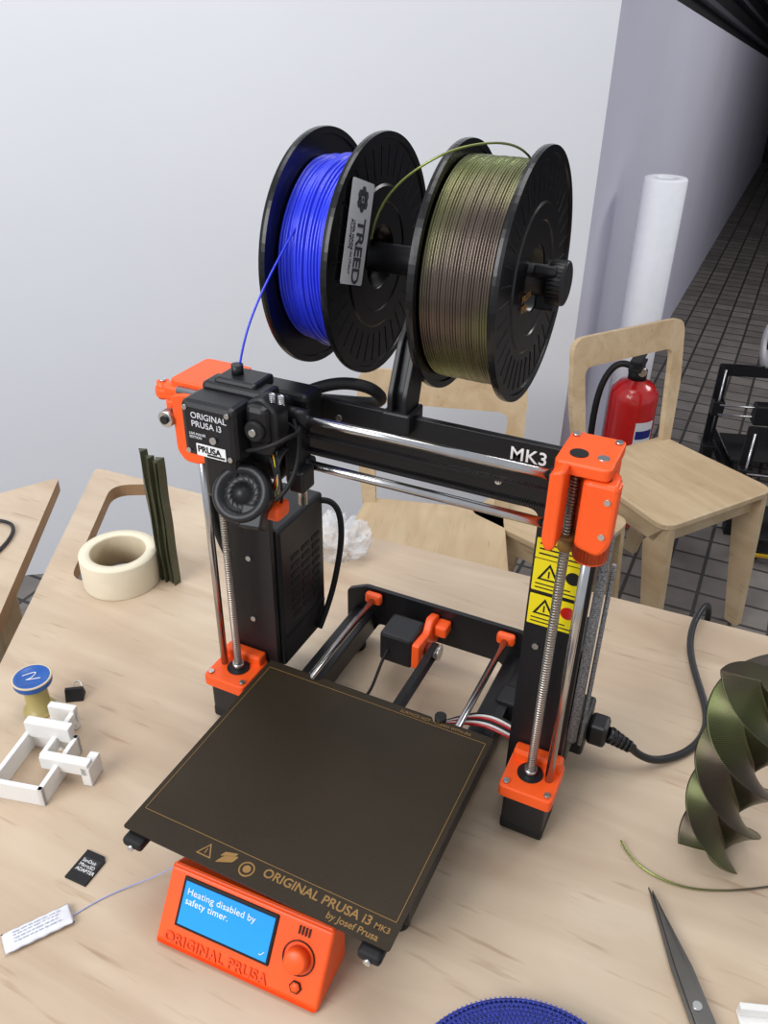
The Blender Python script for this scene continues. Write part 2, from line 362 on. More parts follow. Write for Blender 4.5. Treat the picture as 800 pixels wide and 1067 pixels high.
# ---------------------------------------------------------------- 3D printer
FY0,FY1=.019,.026
fp=[(-.19,.004),(-.19,.4),(.19,.4),(.19,.004),(.137,.004),(.137,.341),(-.132,.341),(-.132,.004)]
prism('aluminium_frame',rpoly(fp,[.003,.008,.008,.003,.003,.01,.01,.003]),FY0,FY1,'y',M_blk,P,.0006)
text('frame_text','MK3',.0160,frame((.107,FY0-.0004,.3830),(1,0,0),(0,0,1)),M_wt,P,sp=1.05,bold=.0002)
for x,z in [(-.16,.12),(-.16,.2),(.162,.12),(.150,.2),(.10,.36),(-.05,.385),(.165,.055),(-.165,.25)]:
    cyl('frame_screw',(x,FY0-.002,z),(x,FY0,z),.003,M_bolt,P,seg=16)
for i,z in enumerate((.262,.225)):
    LM=frame((.139,FY0-.0006,z),(1,0,0),(0,0,1))
    prism('warning_label_%d'%i,rpoly([(0,0),(.046,0),(.046,.033),(0,.033)],.001,2),0,.0003,'z',M_yel,P,0,LM)
    ox=.004
    prism('warn_tri',[(ox,.012),(ox+.020,.012),(ox+.010,.030)],.0003,.0005,'z',M_matte,P,0,LM)
    prism('warn_tri_in',[(ox+.0035,.014),(ox+.0165,.014),(ox+.010,.0262)],.0005,.0007,'z',M_yel,P,0,LM)
    box('warn_bang',(ox+.0093,.0155,.0007),(ox+.0107,.0225,.0009),M_matte,P,0,LM)
    box('warn_bar',(.003,.003,.0003),(.043,.0042,.0005),M_matte,P,0,LM)
    box('warn_bar',(.003,.007,.0003),(.034,.0082,.0005),M_matte,P,0,LM)
    cyl('warn_dot',(.035,.021,.0003),(.035,.021,.0006),.0065,M_red if i else M_matte,P,LM)
LM=frame((.139,FY0-.0006,.296),(1,0,0),(0,0,1))
prism('warning_label_2',rpoly([(0,0),(.046,0),(.046,.020),(0,.020)],.001,2),0,.0003,'z',M_yel,P,0,LM)
for k in range(3): box('warn_bar',(.003,.004+k*.005,.0003),(.04-k*.006,.0055+k*.005,.0005),M_matte,P,0,LM)
for sg,nm in ((-1,'left'),(1,'right')):
    xs=sg*.1676; xr=sg*.186
    cxm=sg*.170
    box('z_motor_'+nm,(cxm-.021,-.028,.012),(cxm+.021,.014,.052),M_plas,P,.003)
    box('z_motor_cap_'+nm,(cxm-.0215,-.0285,.003),(cxm+.0215,.0145,.018),M_matte,P,.003)
    prism('z_bottom_mount_'+nm,rpoly([(cxm-.026,-.033),(cxm+.026,-.033),(cxm+.026,.019),(cxm-.026,.019)],.005,4),.052,.066,'z',M_or,P,.0015)
    box('z_mount_back_'+nm,(cxm-.024,.004,.060),(cxm+.024,.0185,.078),M_or,P,.003)
    cyl('z_bore_'+nm,(xs,-.0065,.0655),(xs,-.0065,.0672),.0125,M_plas,P)
    cyl('z_coupler_'+nm,(xs,-.0065,.066),(xs,-.0065,.074),.006,M_bolt,P)
    for dx in (-.02,.02):
        for dy in (-.026,.010):
            cyl('z_mount_screw',(cxm+dx,dy,.066),(cxm+dx,dy,.0685),.003,M_bolt,P,seg=16)
    cyl('lead_screw_'+nm,(xs,-.0065,.066),(xs,-.0065,.400),.0042,M_screw,P)
    cyl('z_rod_'+nm,(xr,-.0065,.06),(xr,-.0065,.404),.004,M_steel,P)
# right top
prism('z_top_mount_right',rpoly([(.153,-.026),(.196,-.026),(.196,.030),(.153,.030)],.006,4),.404,.414,'z',M_or,P,.0015)
box('z_top_front_right',(.155,-.027,.388),(.163,-.004,.410),M_or,P,.003)
box('z_top_lip_right',(.154,.004,.385),(.196,.0185,.406),M_or,P,.003)
cyl('z_top_bore_right',(.1676,-.008,.4135),(.1676,-.008,.4148),.007,M_matte,P)
cyl('z_top_rodhole_right',(.186,-.008,.4135),(.186,-.008,.4148),.0045,M_bolt,P)
for dx in (.158,.191): cyl('z_top_screw',(dx,.022,.414),(dx,.022,.416),.003,M_bolt,P,seg=16)
# left top
prism('z_top_mount_left',rpoly([(-.198,-.026),(-.146,-.026),(-.146,.032),(-.198,.032)],.006,4),.400,.410,'z',M_or,P,.0015)
box('z_top_lip_left',(-.197,.004,.385),(-.150,.0185,.402),M_or,P,.003)
# X ends
XY=-.030
prism('x_end_clamp',rpoly([(.1545,.350),(.1545,.410),(.1655,.414),(.1655,.345),(.159,.342)],.004,4),-.040,-.016,'y',M_or,P,.002)
prism('x_end_web',rpoly([(.160,.330),(.160,.404),(.19,.404),(.19,.330)],.004,4),.001,.010,'y',M_or,P,.002)
cyl('x_idler_barrel',(.1885,-.012,.328),(.1885,-.012,.403),.0140,M_or,P,bev=.003)
prism('x_idler_cheek',rpoly([(.177,.345),(.177,.403),(.204,.403),(.204,.352),(.197,.340)],.005,4),-.028,-.012,'y',M_or,P,.003)
cyl('x_nut',(.1676,-.0065,.328),(.1676,-.0065,.340),.0065,M_gold,P)
cyl('x_nut_flange',(.1676,-.0065,.340),(.1676,-.0065,.343),.009,M_gold,P)
for z in (.403,.361):
    cyl('x_rod_hole',(.1545,XY,z),(.153,XY,z),.0055,M_plas,P,seg=20)
for z in (.36,.39):
    cyl('x_end_screw',(.197,-.0295,z),(.197,-.027,z),.0025,M_bolt,P,seg=12)
prism('x_end_motor',rpoly([(-.150,.345),(-.150,.402),(-.172,.404),(-.190,.400),(-.190,.345),(-.182,.335),(-.165,.335)],.005,4),-.036,-.006,'y',M_or,P,.002)
# tensioner bracket at upper left
prism('x_motor_bracket',rpoly([(-.222,-.018),(-.215,-.026),(-.200,-.024),(-.192,-.032),(-.15,-.032),(-.15,.0),(-.195,.004),(-.210,.0),(-.222,-.006)],.005,4),.388,.396,'z',M_or,P,.001)
cyl('bracket_boss',(-.215,-.014,.384),(-.215,-.014,.400),.006,M_or,P)
cyl('bracket_bolt',(-.215,-.014,.400),(-.215,-.014,.402),.003,M_bolt,P)
box('bracket_block',(-.205,-.028,.394),(-.178,-.006,.404),M_or,P,.003)
box('bracket_arm',(-.204,-.028,.370),(-.194,-.012,.390),M_or,P,.003)
cyl('bracket_bearing',(-.196,-.040,.376),(-.196,-.030,.376),.0080,M_bolt,P,bev=.001)
cyl('bracket_bearing_in',(-.196,-.042,.376),(-.196,-.039,.376),.004,M_plas,P)
for z in (.403,.361):
    cyl('x_rod',(-.185,XY,z),(.156,XY,z),.004,M_steel,P)
box('x_belt_upper',(-.18,XY-.003,.3895),(.157,XY+.003,.3908),M_beltm,P)
box('x_belt_lower',(-.18,XY-.003,.3745),(.157,XY+.003,.3758),M_beltm,P)
bm=bmesh.new()
for i in range(122):
    x=-.09+i*.002
    for z in (.3888,.3765):
        c=bmesh.ops.create_cube(bm,size=1)
        for v in c['verts']: v.co=Vector((x+v.co.x*.001,XY+v.co.y*.006,z+v.co.z*.0012))
fin('belt_teeth',bm2(bm,'teeth'),M_matte,P)
# X carriage + extruder
E=P
before=set(bpy.data.objects)
box('x_carriage',(-.135,-.046,.345),(-.082,-.016,.415),M_plas,E,.004)
box('extruder_body',(-.142,-.064,.370),(-.080,-.040,.434),M_plas,E,.004)
box('extruder_motor',(-.143,-.092,.380),(-.092,-.062,.429),M_plas,E,.005)
FM=frame((-.1175,-.0925,.4045),(1,0,0),(0,0,1))
text('motor_text','ORIGINAL\nPRUSA i3',.0074,FM@Matrix.Translation((-.015,.011,0)),M_label,E)
text('motor_text_small','LIVE MAKER\nEDITION',.003,FM@Matrix.Translation((-.018,-.004,0)),M_label,E)
box('motor_label',(-.012,-.0215,-.0002),(.016,-.0110,.0004),M_wt,E,0,FM)
text('motor_label_text','PRUSA',.0076,FM@Matrix.Translation((-.0108,-.0178,.0006)),M_matte,E,sp=1.0,bold=.0002)
box('motor_label_bar',(-.002,-.0205,.0004),(.015,-.0187,.0006),M_matte,E,0,FM)
cyl('motor_shaft_dot',(-.112,-.0945,.3995),(-.112,-.092,.3995),.003,M_bolt,E,seg=16)
for dx in (-.020,.020):
    for dz in (-.019,.019):
        cyl('motor_screw',(-.1175+dx,-.0935,.4045+dz),(-.1175+dx,-.092,.4045+dz),.0022,M_bolt,E,seg=12)
box('extruder_idler',(-.090,-.080,.396),(-.070,-.044,.430),M_plas,E,.005)
prism('extruder_idler_cover',rpoly([(-.092,.385),(-.072,.385),(-.064,.40),(-.064,.425),(-.078,.436),(-.092,.43)],.004,3),-.074,-.056,'y',M_plas,E,.002)
cyl('idler_gear',(-.080,-.084,.410),(-.080,-.078,.410),.009,M_matte,E,bev=.002)
cyl('idler_screw',(-.080,-.086,.410),(-.080,-.083,.410),.003,M_bolt,E)
box('extruder_top',(-.132,-.06,.428),(-.092,-.03,.438),M_plas,E,.003)
cyl('filament_inlet',(-.118,-.045,.436),(-.118,-.045,.446),.005,M_plas,E)
for i in range(2):
    x=-.072+i*.008
    bmz=[(x+.0024*math.cos(k*.8),-.066+.0024*math.sin(k*.8),.430+k*.00020) for k in range(40)]
    tube('idler_spring_%d'%i,bmz,.0005,M_bolt,E)
box('carriage_back_box',(-.128,-.018,.385),(-.070,.012,.416),M_plas,E,.005)
box('cable_holder',(-.078,-.045,.345),(-.062,-.025,.40),M_plas,E,.003)
cyl('x_bearing',(-.083,XY,.403),(-.060,XY,.403),.0078,M_plas,E)
cyl('x_bearing_low',(-.083,XY,.361),(-.060,XY,.361),.0078,M_plas,E)
NB=frame((-.092,-.088,.354),(.95,.20,0),(0,.62,.78))@Matrix.Scale(.98,4)
lathe('blower_housing',[(0,-.012),(.024,-.012),(.0255,-.009),(.0255,.003),(.0235,.0055),(.0175,.0055),(.0165,.002),(.008,.001),(.0075,.004),(0,.0045)],M_plas,E,NB,48)
for i in range(15):
    A=NB@Matrix.Rotation(i*2*math.pi/15,4,'Z')@Matrix.Translation((.0125,0,.0005))@Matrix.Rotation(.7,4,'Z')
    box('blower_blade',(-.004,-.0004,-.002),(.004,.0004,.0015),M_matte,E,0,A)
box('blower_duct',(.002,-.028,-.012),(.022,-.008,.003),M_plas,E,.002,NB)
box('fan_shroud',(-.132,-.085,.338),(-.098,-.055,.386),M_plas,E,.005)
box('nozzle_block',(-.108,-.066,.318),(-.092,-.05,.335),M_bolt,E,.001)
cyl('nozzle',(-.1,-.058,.318),(-.1,-.058,.308),.004,M_gold,E,r2=.001)
box('print_fan_support',(-.084,-.080,.328),(-.064,-.06,.342),M_or,E,.003)
box('probe_holder',(-.068,-.055,.345),(-.054,-.035,.365),M_plas,E,.002)
cyl('probe',(-.061,-.045,.330),(-.061,-.045,.362),.004,M_bolt,E)
for i in range(8):
    r_=random.uniform
    tube('hotend_wire_%d'%i,[(-.085+i*.003,-.06,.388),(-.066+r_(-.004,.004),-.078,.385+r_(-.005,.005)),(-.062+r_(-.004,.006),-.075,.362),(-.078+r_(-.01,.01),-.068,.338)],.0011,[M_matte,M_red,M_yel,M_matte,M_bolt,M_matte,M_matte,M_matte][i],E)
tube('blower_wire',[(-.066,-.08,.35),(-.052,-.07,.362),(-.054,-.05,.385),(-.07,-.04,.405)],.002,M_matte,E)
tube('wire_loop',[(-.09,-.08,.39),(-.062,-.088,.402),(-.052,-.07,.41),(-.056,-.05,.40),(-.075,-.04,.40)],.0018,M_matte,E)
for o in set(bpy.data.objects)-before:
    o.matrix_basis=Matrix.Translation((.009,0,.0005))@o.matrix_basis
tube('extruder_cable',[(-.09,.01,.40),(-.07,.03,.410),(-.045,.045,.410),(-.025,.05,.402),(-.03,.07,.38),(-.10,.08,.37),(-.2,.07,.355),(-.228,.055,.30),(-.232,.05,.2),(-.21,.07,.12),(-.18,.09,.08)],.0055,M_matte,E)
# Y frame
YB=.172; YF=-.172
prism('rear_plate',rpoly([(-.125,.012),(-.125,.07),(-.10,.082),(.10,.082),(.125,.07),(.125,.012),(.09,.012),(.08,.03),(-.08,.03),(-.09,.012)],.004,3),YB,YB+.006,'y',M_blk,P)
prism('front_plate',rpoly([(-.11,.012),(-.11,.07),(-.10,.08),(.10,.08),(.11,.07),(.11,.012),(.09,.012),(.08,.03),(-.08,.03),(-.09,.012)],.004,3),YF-.006,YF,'y',M_blk,P)
for sg in (-1,1):
    x=sg*.101
    bmx=rpoly([(x-.014,.016),(x+.014,.016),(x+.014,.046),(x-.014,.046)],.002,2)
    prism('extrusion_%d'%sg,bmx,YF,YB,'y',M_blk,P)
    box('extrusion_groove',(x-.003,YF+.002,.0455),(x+.003,YB-.002,.0465),M_matte,P)
    cyl('y_rod_%d'%sg,(sg*.085,YF-.004,.072),(sg*.085,YB-.002,.072),.004,M_steel,P)
    for y in (YB-.012,YF+.002):
        box('y_holder',(sg*.085-.011,y,.066),(sg*.085+.011,y+.010,.081),M_or,P,.004)
    for y in (YF+.01,YB-.02):
        cyl('foot',(x,y,.0003),(x,y,.016),.011,M_matte,P,bev=.002)
box('y_motor',(-.052,YB-.06,.03),(-.010,YB-.018,.072),M_plas,P,.004)
prism('y_motor_holder',rpoly([(YB-.062,.034),(YB,.034),(YB,.074),(YB-.02,.080),(YB-.03,.066),(YB-.062,.070)],.004,3),-.010,.000,'x',M_or,P,.002)
box('y_motor_holder_foot',(.0,YB-.02,.055),(.016,YB-.0,.070),M_or,P,.003)
cyl('y_pulley',(.0,YB-.04,.051),(.018,YB-.04,.051),.008,M_bolt,P)
cyl('y_pulley_flange',(.016,YB-.04,.051),(.018,YB-.04,.051),.010,M_bolt,P)
box('y_belt',(.006,-.17,.0585),(.014,YB-.035,.0598),M_beltm,P)
box('y_belt_low',(.006,-.17,.0425),(.014,YB-.035,.0438),M_beltm,P)
prism('y_carriage',rpoly([(-.105,-.215),(-.03,-.17),(.03,-.17),(.105,-.215),(.105,-.02),(.03,-.07),(-.03,-.07),(-.105,-.02)],.008,3),.079,.0825,'z',M_blk,P)
prism('heatbed',rpoly([(-.120,-.239),(.120,-.239),(.120,-.008),(-.120,-.008)],.003,3),.0855,.0885,'z',M_blk,P)
for x,y in ((-.113,-.232),(.113,-.232),(-.113,-.018),(.113,-.018)):
    box('bed_clip',(x-.010,y-.016,.076),(x+.010,y+.010,.0855),M_matte,P,.003)
    cyl('bed_screw',(x,y-.018,.079),(x,y-.015,.079),.003,M_bolt,P,seg=16)
sp=[(-.127,-.240),(.127,-.240),(.127,-.002),(.078,-.002),(.074,-.008),(.066,-.008),(.062,-.002),(-.062,-.002),(-.066,-.008),(-.074,-.008),(-.078,-.002),(-.127,-.002)]
prism('print_sheet',rpoly(sp,[.003,.003,.002]+[.002]*8+[.002]),.0886,.0896,'z',M_sheet,P)
cyl('bed_wire_clamp',(.07,.001,.084),(.07,.001,.092),.006,M_matte,P)
def line(x0,y0,x1,y1,w=.0005):
    d=Vector((x1-x0,y1-y0)); n=Vector((-d.y,d.x)).normalized()*w/2
    prism('sheet_line',[(x0+n.x,y0+n.y),(x1+n.x,y1+n.y),(x1-n.x,y1-n.y),(x0-n.x,y0-n.y)],.0896,.08972,'z',M_gold,P)
line(-.122,-.216,.122,-.216); line(-.122,-.012,.122,-.012); line(-.122,-.216,-.122,-.012); line(.122,-.216,.122,-.012)
text('sheet_text','ORIGINAL PRUSA i3',.0112,frame((.006,-.2275,.0897),(1,0,0),(0,1,0)),M_gold,P,ext=.0001,bold=.0002)
text('sheet_text_mk','MK3',.0070,frame((.1075,-.2275,.0897),(1,0,0),(0,1,0)),M_gold,P,ext=.0001,bold=.0001)
text('sheet_text2','by Josef Prusa',.0080,frame((.070,-.2365,.0897),(1,0,0),(0,1,0)),M_gold,P,ext=.0001,bold=.0001)
text('sheet_text3','SURFACE HOT - CLEAN WITH IPA',.005,frame((.03,-.0095,.0897),(1,0,0),(0,1,0)),M_gold,P,ext=.0001)
def tri(cx_,cy_,r):
    for rr,mm,z in ((r,M_gold,.0897),(r*.72,M_sheet,.0899)):
        prism('sheet_tri',[(cx_-rr*.87,cy_-rr*.5),(cx_+rr*.87,cy_-rr*.5),(cx_,cy_+rr)],.0896,z,'z',mm,P)
    box('sheet_tri_bang',(cx_-.0004,cy_-.002,.0899),(cx_+.0004,cy_+.003,.09),M_gold,P)
tri(-.048,-.229,.0085)
lathe('sheet_icon_ring',[(.0055,0),(.0070,0),(.0070,.0002),(.0055,.0002)],M_gold,P,Matrix.Translation((-.008,-.228,.0896)),32,close=True)
cyl('sheet_icon_a',(-.008,-.228,.0896),(-.008,-.228,.0898),.0035,M_gold,P)
prism('sheet_icon_b',rpoly([(-.036,-.234),(-.022,-.228),(-.020,-.221),(-.032,-.226)],.002,3),.0896,.0898,'z',M_gold,P)
prism('sheet_icon_c',rpoly([(-.035,-.227),(-.023,-.222),(-.022,-.219),(-.033,-.222)],.001,3),.0896,.0898,'z',M_gold,P)
# PSU
box('psu_case',(-.182,.028,.055),(-.128,.122,.236),M_plas,P,.004)
for r_ in range(8):
    for c_ in range(3):
        y=.050+c_*.022; z=.11+r_*.011
        box('psu_vent',(-.1284,y,z),(-.1274,y+.016,z+.005),M_matte,P)
box('psu_ridge',(-.1282,.035,.092),(-.1255,.115,.095),M_blk,P)
tube('psu_cable',[(-.13,.12,.225),(-.115,.13,.225),(-.107,.13,.19),(-.112,.125,.14),(-.12,.12,.09),(-.125,.10,.06)],.0035,M_matte,P)
# electronics case behind the right upright
box('electronics_case',(.150,.028,.055),(.193,.085,.20),M_plas,P,.004)
M_slv=stripes(mat('braided_sleeve_mat',srgb(150,150,152),.5,nscale=500,namt=.6),'Z',160,1,.002)
cyl('braided_sleeve',(.1965,.020,.10),(.1965,.022,.335),.0045,M_slv,P)
cyl('cable_sleeve',(.2035,.028,.09),(.2035,.03,.30),.0022,M_slv,P)
# power inlet
box('inlet_block',(.17,.075,.025),(.202,.122,.070),M_plas,P,.003)
box('psu_bridge',(.10,.09,.012),(.175,.12,.05),M_plas,P,.003)
for i,c_ in enumerate((M_red,M_white,M_matte,M_red,M_white,M_matte)):
    tube('bed_wire_%d'%i,[(.07,.004,.08),(.085,.03+i*.003,.062),(.105,.045+i*.003,.056+i*.001),(.125,.035+i*.004,.06),(.15,.04+i*.003,.05)],.0015,c_,P)
tube('y_motor_wire',[(-.04,YB-.06,.05),(-.045,.08,.03),(-.03,.06,.025),(-.05,.04,.02)],.0018,M_matte,P)
# LCD controller
yaw=Matrix.Rotation(math.radians(2.5),4,'Z')
LT=Matrix.Translation((-.003,-.247,0))@yaw
prism('lcd_case',rpoly([(.016,.062),(-.022,.004),(-.018,.0004),(.035,.0004),(.035,.05)],.003,3),-.078,.078,'x',M_or,P,.003,LT,3)
up=Vector((0,.038,.058)).normalized()
LF=LT@frame((0,.016-.019,.062-.029),(1,0,0),up)
LF=LF@Matrix.Translation((0,0,.0006))
box('lcd_bezel',(-.063,-.0150,-.002),(.029,.0285,.0010),M_matte,P,.001,LF)
box('lcd_screen',(-.060,-.0120,.0008),(.0265,.0255,.0016),M_lcd,P,0,LF)
text('lcd_text','Heating disabled by\nsafety timer.',.0082,LF@Matrix.Translation((-.057,.015,.0017)),M_wt,P,ext=.0001,sp=1.03)
tube('lcd_tick',[(.019,-.007,.0018),(.0205,-.009,.0018),(.0235,-.004,.0018)],.0003,M_wt,P,LF)
text('lcd_logo','ORIGINAL PRUSA',.0120,LF@Matrix.Translation((-.070,-.0300,.0002)),M_dor,P,ext=.0006,sp=1.08,bold=.0003)
lathe('lcd_knob',[(0,.010),(.008,.010),(.0098,.0085),(.0105,0),(0,0)],M_or,P,LF@Matrix.Translation((.053,.002,0)),32)
lathe('lcd_knob_ring',[(.0135,.0),(.0135,.0008),(.0143,.0008),(.0143,0)],M_matte,P,LF@Matrix.Translation((.053,.002,0)),32,close=True)
for i in range(4):
    box('lcd_speaker_slot',(.048+i*.003,.021,.0002),(.0492+i*.003,.028,.0008),M_matte,P,0,LF)
for k,(ra,rb,mm) in enumerate(((.0055,.001,M_matte),(.0044,.0015,M_or))):
    lathe('lcd_reset_%d'%k,[(0,rb),(ra,rb),(ra,0)],mm,P,LF@Matrix.Translation((.056,-.021,0)),6)
# ---------------------------------------------------------------- power cable
pc=empty('power_cable',(.22,.12,.02))
box('plug_head',(.202,.086,.034),(.222,.112,.060),M_cable,pc,.004)
cyl('strain_relief',(.221,.099,.046),(.25,.108,.028),.008,M_cable,pc,r2=.005)
for i in range(5):
    t=i/5; cyl('relief_ring_%d'%i,(.224+t*.024,.100+t*.007,.0443-t*.015),(.2262+t*.024,.1006+t*.007,.0429-t*.015),.0092-t*.003,M_cable,pc)
tube('cord',[(.245,.107,.031),(.262,.112,.012),(.285,.13,.0045),(.312,.165,.0045),(.320,.215,.0045),(.298,.27,.006),(.278,.32,.012),(.275,.365,.02),(.283,.41,.022),(.293,.45,.0),(.295,.465,-.08),(.295,.465,-.3)],.0042,M_cable,pc)
# ---------------------------------------------------------------- things on the table
tp=empty('masking_tape_roll',(-.462,.137,0))
lathe('tape',[(.037,0),(.052,0),(.0525,.002),(.0525,.046),(.052,.048),(.038,.048),(.037,.046)],[M_tape,M_tapei],tp,Matrix.Translation((-.462,.133,0)),64,mi=lambda j:1 if j>=5 else 0,close=True)
st=empty('printed_strip_bundle',(-.40,.165,0))
for i,(dx,dy,ph,hh) in enumerate([(-.0125,.0,0,.202),(-.0045,-.002,.5,.196),(.0035,.0,1.1,.19),(.0115,-.002,.2,.197)]):
    bm=bmesh.new(); rings=[]
    N=60
    for k in range(N+1):
        z=hh*k/N; off=.0004*math.sin(k*.25+ph); a=.10*math.sin(k*.2+ph)
        ring=[]
        for q in range(3):
            aa=a+q*2*math.pi/3-1.2+ph*.2
            ring.append(bm.verts.new((-.400+dx+off-.004*(k/N)*(i==0)+.0068*math.cos(aa),.160+dy+.0068*math.sin(aa),z)))
        rings.append(ring)
    for k in range(N):
        for q in range(3): bm.faces.new((rings[k][q],rings[k][(q+1)%3],rings[k+1][(q+1)%3],rings[k+1][q]))
    bm.faces.new(rings[0]); bm.faces.new(rings[-1][::-1])
    fin('strip_%d'%i,bm2(bm,'strip'),M_olive,st)
bs=empty('wire_bobbin',(-.37,-.10,0)); T=Matrix.Translation((-.376,-.108,0))
lathe('core',[(0,0),(.018,0),(.018,.003),(.013,.004),(.0125,.04),(.013,.041)],M_amber,bs,T,40)
lathe('cap',[(0,.041),(.020,.041),(.021,.043),(.021,.048),(.020,.050),(.017,.0505),(.016,.0495),(0,.0495)],[mat('bobbin_blue',srgb(30,86,165),.35)],bs,T,48)
lathe('cap_rim',[(.0195,.0502),(.0212,.0502),(.0214,.0485),(.0195,.0485)],M_tapei,bs,T,48,close=True)
tube('cap_script',[(-.010,-.004,.0500),(-.004,.006,.0500),(.0,.010,.0500),(.002,-.004,.0500),(-.004,-.009,.0500),(.004,-.002,.0500),(.010,.003,.0500)],.0006,M_label,bs,T)
bc=empty('binder_clip',(-.352,-.068,0)); T=Matrix.Translation((-.354,-.075,0))@Matrix.Rotation(.6,4,'Z')
prism('clip_body',[(-.008,0),(.008,0),(.002,.014),(-.002,.014)],-.010,.010,'x',M_matte,bc,0,T)
tube('clip_wire',[(-.006,.007,.001),(-.006,.016,.006),(0,.022,.009),(.006,.016,.006),(.006,.007,.001)],.0008,M_bolt,bc,T)
wb=empty('printed_bracket',(-.31,-.15,0))
def ringbox(nm,x0,y0,x1,y1,h,w,T_,z0=0):
    box(nm+'_a',(x0,y0,z0),(x1,y0+w,z0+h),M_white,wb,.0006,T_); box(nm+'_b',(x0,y1-w,z0),(x1,y1,z0+h),M_white,wb,.0006,T_)
    box(nm+'_c',(x0,y0,z0),(x0+w,y1,z0+h),M_white,wb,.0006,T_); box(nm+'_d',(x1-w,y0,z0),(x1,y1,z0+h),M_white,wb,.0006,T_)
TT=Matrix.Translation((-.297,-.170,0))@Matrix.Rotation(math.radians(14),4,'Z')@Matrix.Scale(1.18,4)
ringbox('frame',-.036,-.036,.014,.028,.020,.0045,TT)
box('cross_arm',(-.034,.020,.016),(.010,.029,.034),M_white,wb,.001,TT)
box('cross_arm_b',(-.004,-.008,.012),(.042,.001,.026),M_white,wb,.001,TT)
box('hook',(.034,-.008,.0),(.043,.012,.022),M_white,wb,.001,TT)
box('rear_arm',(-.008,-.002,.008),(-.003,.054,.022),M_white,wb,.001,TT)
box('rear_arm_end',(-.03,.050,.0),(-.003,.057,.026),M_white,wb,.001,TT)
sd=empty('sd_card',(-.184,-.243,0)); T=Matrix.Translation((-.184,-.243,0))@Matrix.Rotation(math.radians(2),4,'Z')
prism('card',[(-.012,-.016),(.012,-.016),(.012,.012),(.008,.016),(-.012,.016)],0,.0021,'z',M_matte,sd,.0003,T)
box('card_label',(-.0095,-.007,.0021),(.0095,.009,.0023),mat('sd_label',srgb(35,35,38),.4),sd,0,T)
text('card_text','SanDisk\nMicroSD\nADAPTER',.0048,T@Matrix.Translation((-.0085,.004,.0024)),M_wt,sd,ext=.00005)
sc=empty('silica_sachet',(-.178,-.308,0)); T=frame((-.178,-.309,0),(.54,.84,0),(-.84,.54,0))
bm=bmesh.new(); nx,ny=24,12; L,W=.058,.021
def sh(i,j,k): return .0038+k*.0034*max(0,(1-abs(2*i/nx-1)**4)*(1-abs(2*j/ny-1)**2)*(1+.35*noise.noise(Vector((i*.35,j*.5,k)))))
for k in (1,-1):
    G=[[bm.verts.new(((i/nx-.5)*L,(j/ny-.5)*W*(1-.03*math.sin(i*1.3)),sh(i,j,k))) for j in range(ny+1)] for i in range(nx+1)]
    for i in range(nx):
        for j in range(ny):
            f=bm.faces.new((G[i][j],G[i+1][j],G[i+1][j+1],G[i][j+1])); f.smooth=True
bmesh.ops.remove_doubles(bm,verts=bm.verts[:],dist=.00005)
fin('sachet',bm2(bm,'sachet'),M_paper,sc,T)
bm=bmesh.new()
for r_ in range(4):
    x=-.020
    while x<.018:
        w_=random.uniform(.002,.006)
        c=bmesh.ops.create_cube(bm,size=1)
        for v in c['verts']: v.co=Vector((x+w_/2+v.co.x*w_,.005-r_*.0032+v.co.y*.0008,.0080-abs(.005-r_*.0032)*.12+v.co.z*.0003))
        x+=w_+.0012
fin('sachet_print',bm2(bm,'sprint'),mat('faint_print',srgb(180,185,196),.7),sc,T)
tube('filament_strand',[(-.10,-.215,.02),(-.12,-.225,.003),(-.14,-.245,.001),(-.155,-.27,.001),(-.165,-.295,.001)],.0005,mat('pale_blue_strand',srgb(150,165,225),.4),None)
bg=empty('plastic_bag',(-.26,.35,0))
bm=bmesh.new(); bmesh.ops.create_icosphere(bm,subdivisions=5,radius=1)
for v in bm.verts:
    n_=noise.noise(v.co*2.3)*.5+noise.noise(v.co*6)*.25+abs(noise.noise(v.co*11))*.15
    v.co=Vector((v.co.x*.042*(1+n_),v.co.y*.028*(1+n_),max(0,(v.co.z+.75)*.032*(1+n_))))
for f in bm.faces: f.smooth=True
fin('bag',bm2(bm,'bag'),M_bag,bg,Matrix.Translation((-.222,.322,0)))
# twisted vase
vs=empty('twisted_vase',(.35,.06,0))
bm=bmesh.new(); NZ,NA=190,180; Hh=.222; rings=[]
for k in range(NZ+1):
    t=k/NZ; z=Hh*t; tw=-2*math.pi*z/.165+1.0; rs=.0330+.0080*math.sin(min(1,t*1.3)*math.pi*.5)
    ring=[]
    for i in range(NA):
        a=2*math.pi*i/NA; q=((a*3/(2*math.pi))%1)
        s_=abs(2*q-1)
        r=rs*(.30+.70*(s_**1.6))
        off=.40*s_**2
        ring.append(bm.verts.new((r*math.cos(a+tw+off),r*math.sin(a+tw+off),z)))
    rings.append(ring)
for k in range(NZ):
    for i in range(NA):
        f=bm.faces.new((rings[k][i],rings[k][(i+1)%NA],rings[k+1][(i+1)%NA],rings[k+1][i])); f.smooth=True
for rg,z in ((rings[0],0),(rings[-1],Hh)):
    c=bm.verts.new((0,0,z))
    for i in range(NA): bm.faces.new((rg[i],rg[(i+1)%NA],c))
fin('vase_body',bm2(bm,'vase'),M_vase,vs,Matrix.Translation((.344,.044,0)))
tube('filament_offcut',[(.262,.008,.004),(.275,-.01,.002),(.31,-.02,.002),(.35,-.01,.002),(.40,.02,.002),(.46,.07,.002)],.001,M_silk,None)
sx=empty('scissors',(.34,-.12,0))
T=frame((.347,-.121,.003),(-.50,.866,0),(-.866,-.50,0))@Matrix.Scale(1.33,4)
prism('blade_a',rpoly([(-.03,-.007),(.02,-.0065),(.078,.0),(.02,.0055),(-.03,.006)],.001,2),0,.0018,'z',M_sc,sx,.0003,T)
